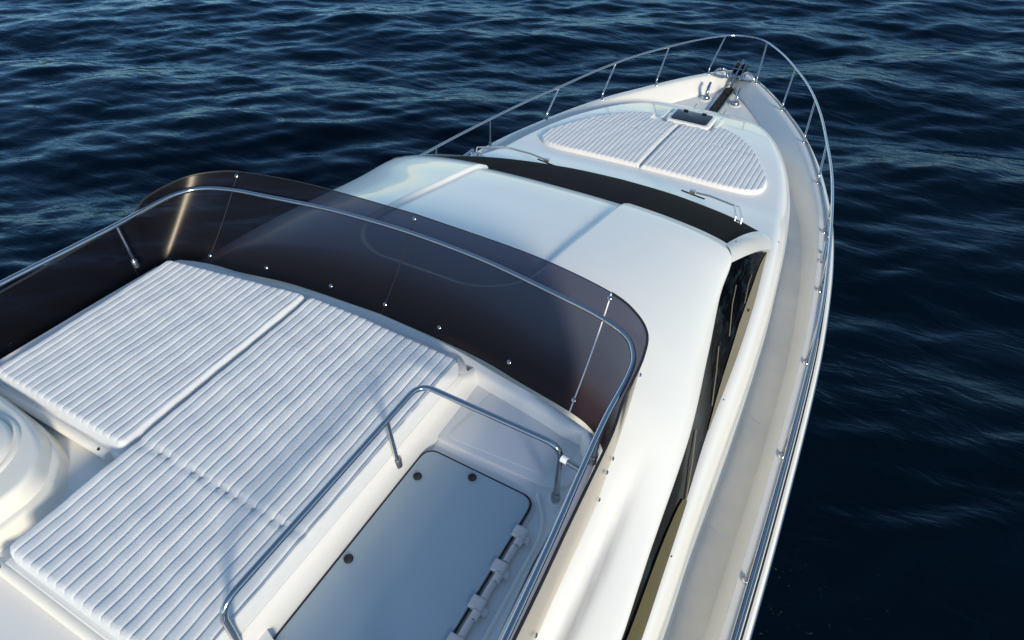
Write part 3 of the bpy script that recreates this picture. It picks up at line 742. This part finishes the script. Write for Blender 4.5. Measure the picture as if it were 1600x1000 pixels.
# ---------------- guard rail with stanchions
TOPR = [(0, 12.0, 2.285), (.12, 11.985, 2.286), (.344, 11.853, 2.29), (.70, 11.37, 2.305), (.991, 10.844, 2.319), (1.25, 10.33, 2.326), (1.473, 9.76, 2.333), (1.66, 9.18, 2.333), (1.835, 8.51, 2.336), (2.0, 7.78, 2.36), (2.124, 7.03, 2.39), (2.25, 6.0, 2.44), (2.345, 5.0, 2.47), (2.39, 4.0, 2.48), (2.415, 2.8, 2.48), (2.42, 1.4, 2.48), (2.42, -.5, 2.48), (2.38, -3.5, 2.48)]
P = catmull([(-x, y, z) for x, y, z in TOPR[::-1]]+TOPR[1:], 8)
rail = part('guard_rail', tube_geo(P, .0165, 14), 'steel', yacht)
tops = spl([(t[1], t[0]) for t in TOPR[::-1]]); topz = spl([(t[1], t[2]) for t in TOPR[::-1]])
ST = [(.40, 11.34, 11.853, .344), (1.0, 10.43, 10.844, .991), (1.504, 9.38, 9.76, 1.473), (1.88, 8.217, 8.51, 1.835), (2.146, 7.056, 7.03, 2.124)]
for y in (5.95, 4.85, 3.72, 2.59, 1.45, .3, -.9, -2.1): ST.append((float(sbf(y)), y, y+.03, float(tops(y+.03))))
for sg in (1, -1):
    for (xb_, yb, yt, xt_) in ST:
        z0 = float(capz(yb)); z1 = float(topz(yt)); mb = MB()
        P = rounded([(sg*xb_, yb, z0), (sg*xb_, yb+.0, z0+.09), (sg*xt_, yt, z1)], .03, 5)
        mb.add(*tube_geo(P, .0125, 12)); mb.add(*lathe_geo([(.030, 0), (.028, .008), (.019, .018), (.018, .06), (.013, .064)], (sg*xb_, yb, z0-.001), (0, 0, 1), 14))
        mb.build('stanchion', 'steel', rail)
part('hull_steel_rail', tube_geo([(p[0], p[1], p[2]) for p in gun_v(.045*one, .012*one)][:-6], .012, 8), 'steel', yacht)

# ------------------------------------------------------------------ cushions
def cushion(name, xa, xb_, y0, y1, ztop, mat_, pitch, thick, hq=.0062, edge=.02, label=None, cat='cushion', group=None, seams=(), wr=.0022, ny=60, phase=0., vert=True):
    """quilted pad: x in [xa,xb], y0(x)..y1(x), channels run along Y"""
    ncol = int((xb_-xa)/pitch*15)
    ts = np.linspace(0, 1, ncol); ex = np.array([0, .002, .006, .012, .02])
    X = np.unique(np.concatenate([xa+ex, xb_-ex, xa+.02+(xb_-xa-.04)*ts]))
    T = np.unique(np.concatenate([[0, .003, .009, .018, .03], np.linspace(.03, .97, ny), [.97, .982, .991, .997, 1.]]))
    V = []; nU, nV_ = len(X), len(T)
    ph = rng.uniform(0, 6, 12)
    for x in X:
        a, c = float(y0(x)), float(y1(x)); ya = a+(c-a)*T
        dx = min(x-xa, xb_-x); d = np.minimum(np.minimum(ya-a, c-ya), dx)
        wob = .006*np.sin(ya*2.1+ph[0])+.0015*np.sin(ya*7+ph[1]+x*3)
        u = ((x+wob-xa)/pitch+phase) % 1.0
        qz = hq*(1-np.abs(2*u-1)**3.0)*(.86+.14*np.sin(17*np.floor((x+wob-xa)/pitch+phase)+ya*3))
        qz = qz-.0028*np.exp(-((np.minimum(u, 1-u))/.055)**2)
        e = np.clip(d/edge, 0, 1); er = np.sqrt(np.clip(1-(1-e)**2, 0, 1))
        w = wr*(np.sin(x*9+ya*5+ph[2])*np.sin(ya*13-x*6+ph[3])+.7*np.sin(x*23+ya*17+ph[4])*np.sin(ya*31-x*11+ph[5]))
        sm = np.zeros_like(ya)
        for sy in seams: sm -= .012*np.exp(-((ya-sy-.006*np.sin(x*30))/.010)**2)
        z = ztop(x, ya)-thick+(thick*er)+(qz+w)*np.minimum(1, e)+sm*e
        V += [(x, yy, zz) for yy, zz in zip(ya, z)]
    F = [f[::-1] for f in grid_faces(nU, nV_)]
    # skirt all round
    loop = [i*nV_ for i in range(nU)]+[(nU-1)*nV_+k for k in range(1, nV_)]+[i*nV_+nV_-1 for i in range(nU-2, -1, -1)]+[k for k in range(nV_-2, 0, -1)]
    base = len(V)
    for i in loop:
        v = V[i]; V.append((v[0], v[1], v[2]-.03))
    L_ = len(loop)
    for k in range(L_):
        j = (k+1) % L_; F.append((loop[k], loop[j], base+j, base+k))
    o = mesh_obj(name, V, F, mat_)
    tag(o, label, cat, group); return o
def corner(xa, xb_, r, y, s):
    """edge function with rounded ends: s=+1 for the aft edge (y rises at ends), -1 for the forward edge"""
    def f(x):
        d = min(x-xa, xb_-x); yy = y(x) if callable(y) else y
        k = 0 if d >= r else r-math.sqrt(max(0, r*r-(r-d)**2)); return yy+s*k
    return f
flat = lambda x, y: 3.75+0*y
gp = 'quilted sun cushions on the flybridge'
cushion('sun_cushion', -1.37, -.365, corner(-1.37, -.365, .045, .775, 1), corner(-1.37, -.365, .05, lambda x: 1.885+(x+1.37)*.15, -1), flat, 'towel', .0505, .06,
        label='smaller quilted white flybridge sun cushion on the port side, beside the cream console', group=gp)
cushion('sun_cushion', -.34, .715, corner(-.34, .715, .05, .205, 1), corner(-.34, .715, .05, lambda x: 2.035-.03*max(0, x)/.7, -1), flat, 'towel', .0535, .06, ny=90, seams=(.835,),
        label='longer quilted white flybridge sun cushion with a cross seam, beside the steel grab rail', group=gp, wr=.0028)
# foredeck cushions on the coachroof
def fz(x, y): return zt(y)-camber*min(abs(x)/1.5, 1)**2+.045+0*y
side = spl([(0, 8.47), (.42, 8.47), (.445, 8.74), (.7, 8.60), (.95, 8.30), (1.13, 7.97), (1.27, 7.65), (1.35, 7.45), (1.395, 7.33), (1.415, 7.24)])
rear = spl([(0, 6.89), (.9, 6.89), (1.18, 6.915), (1.28, 6.95), (1.36, 7.02), (1.40, 7.11), (1.415, 7.22)])
gq = 'quilted sun cushions on the foredeck'
cushion('foredeck_cushion', .012, 1.412, lambda x: float(rear(abs(x))), lambda x: max(float(side(abs(x))), float(rear(abs(x)))+.02), fz, 'vinyl', .060, .05, hq=.0055, seams=(7.95,), wr=.0018, edge=.035,
        label='starboard half of the quilted white foredeck sun cushion, beside the wider walkway', group=gq)
cushion('foredeck_cushion', -1.412, -.012, lambda x: float(rear(abs(x))), lambda x: max(float(side(abs(x))), float(rear(abs(x)))+.02), fz, 'vinyl', .060, .05, hq=.0055, seams=(7.95,), wr=.0018, edge=.035,
        label='port half of the quilted white foredeck sun cushion, toward the sunlit far bulwark', group=gq)

# moulded trays showing at the aft corners of the foredeck cushion
for sg in (1, -1):
    cr_ = round_poly([(sg*.95, 6.87), (sg*1.30, 6.80), (sg*1.47, 6.90), (sg*1.50, 7.14), (sg*1.40, 7.30), (sg*1.0, 7.1)], [.03, .12, .12, .08, .05, .05], 8)
    part('cushion_tray', slab_geo(cr_, 2.2, 2.272, .012, zf=lambda x, y: -.028*(x/1.5)**2), 'cream', yacht, deg=60)
# snap studs round the side windows
for sg in (1, -1):
    for (x, y, z) in ((1.565, 4.62, 3.155), (1.80, 5.80, 2.50), (1.895, 3.55, 2.53), (1.965, 2.2, 2.52), (2.00, 1.5, 2.51)):
        part('snap_stud', lathe_geo([(.005, 0), (.005, .006), (.003, .008)], (sg*x, y, z+.012), (sg*.5, 0, 1), 10), 'rubber', yacht)

# ------------------------------------------------------------------ sea
def axis_pts(c, half, step, far):
    inner = np.arange(-half, half+1e-6, step); out = []; s = step; p = half
    while p < far: s *= 1.22; p += s; out.append(p)
    out = np.array(out); return c+np.concatenate([-out[::-1], inner, out])
ax_ = axis_pts(-4, 27, .115, 6000); ay_ = axis_pts(11, 21, .085, 6000)
XX, YY = np.meshgrid(ax_, ay_, indexing='ij')
ZZ = np.zeros_like(XX)
main = R(118)     # travel direction of the wind ripple, seen from above
for k in range(95):
    lam = 10**rng.uniform(math.log10(.38), math.log10(7.)); th = main+rng.normal(0, .42)
    amp = .0038*lam**.95*rng.uniform(.5, 1.3); kk = 2*math.pi/lam
    ph = rng.uniform(0, 2*math.pi)
    arg = kk*(XX*math.cos(th)+YY*math.sin(th))+ph+.5*np.sin(kk*.23*(XX*math.sin(th)-YY*math.cos(th))+ph*2)
    ZZ += amp*(np.sin(arg)+.18*np.cos(2*arg))
d = np.maximum(np.abs(XX+4)-27, np.abs(YY-11)-21); ZZ *= 1-sstep(0, 25, d)*.92
nx_, ny_ = XX.shape
co_ = np.stack([XX.ravel(), YY.ravel(), ZZ.ravel()], 1).astype(np.float32)
I, J = np.meshgrid(np.arange(nx_-1), np.arange(ny_-1), indexing='ij'); a0 = (I*ny_+J).ravel()
quads = np.stack([a0, a0+ny_, a0+ny_+1, a0+1], 1).astype(np.int32)
me = bpy.data.meshes.new('sea'); me.vertices.add(len(co_)); me.vertices.foreach_set('co', co_.ravel())
me.loops.add(quads.size); me.loops.foreach_set('vertex_index', quads.ravel())
me.polygons.add(len(quads)); me.polygons.foreach_set('loop_start', np.arange(0, quads.size, 4, dtype=np.int32)); me.polygons.foreach_set('loop_total', np.full(len(quads), 4, np.int32))
me.polygons.foreach_set('use_smooth', np.ones(len(quads), bool)); me.update(); me.validate()
me.materials.append(M['sea'])
sea = bpy.data.objects.new('sea', me); COL.objects.link(sea); tag(sea, kind='structure')

# ------------------------------------------------------------------ light, sky, camera
SUN_EL, AZ = 20., 130.     # azimuth measured clockwise from the bow (+Y): starboard, slightly aft
w = bpy.data.worlds.new('World'); S.world = w; w.use_nodes = True; nt = w.node_tree
bg = nt.nodes['Background']; sk = nt.nodes.new('ShaderNodeTexSky'); sk.sky_type = 'NISHITA'; sk.sun_disc = False
sk.sun_elevation = R(SUN_EL); sk.sun_rotation = R(AZ); sk.air_density = 1.0; sk.dust_density = .0; sk.ozone_density = 3.2
tn = N(nt, 'ShaderNodeMix', data_type='RGBA', blend_type='MULTIPLY'); tn.inputs[0].default_value = 1.; tn.inputs[7].default_value = (1.46, 1.38, 1.26, 1)
nt.links.new(sk.outputs[0], tn.inputs[6]); nt.links.new(tn.outputs[2], bg.inputs['Color']); bg.inputs['Strength'].default_value = .15
L_ = bpy.data.lights.new('sun', 'SUN'); L_.energy = 4.2; L_.angle = R(11.); L_.color = (1., .88, .69)
lo = bpy.data.objects.new('sun', L_); COL.objects.link(lo)
dirv = Vector((math.sin(R(AZ))*math.cos(R(SUN_EL)), math.cos(R(AZ))*math.cos(R(SUN_EL)), math.sin(R(SUN_EL))))
lo.rotation_euler = dirv.to_track_quat('Z', 'Y').to_euler(); lo.location = (20, -5, 20)

cam = bpy.data.cameras.new('camera'); cam.sensor_width = 36; cam.lens = 1039.81/1600*36; cam.clip_end = 20000; cam.clip_start = .05
cobj = bpy.data.objects.new('camera', cam); COL.objects.link(cobj); S.camera = cobj
p_, r_, y_ = R(41.6417), R(-.68386), R(29.4799)
Fv = Vector((-math.sin(y_)*math.cos(p_), math.cos(y_)*math.cos(p_), -math.sin(p_))); Rv = Vector((math.cos(y_), math.sin(y_), 0)); Uv = Rv.cross(Fv)
R2 = math.cos(r_)*Rv+math.sin(r_)*Uv; U2 = -math.sin(r_)*Rv+math.cos(r_)*Uv
mw = Matrix(((R2.x, U2.x, -Fv.x, 2.147), (R2.y, U2.y, -Fv.y, 0), (R2.z, U2.z, -Fv.z, 6.2), (0, 0, 0, 1)))
cobj.matrix_world = mw
S.view_settings.view_transform = 'Standard'; S.view_settings.look = 'None'; S.view_settings.exposure = 0
S.cycles.max_bounces = 10; S.cycles.transparent_max_bounces = 12; S.cycles.use_denoising = True
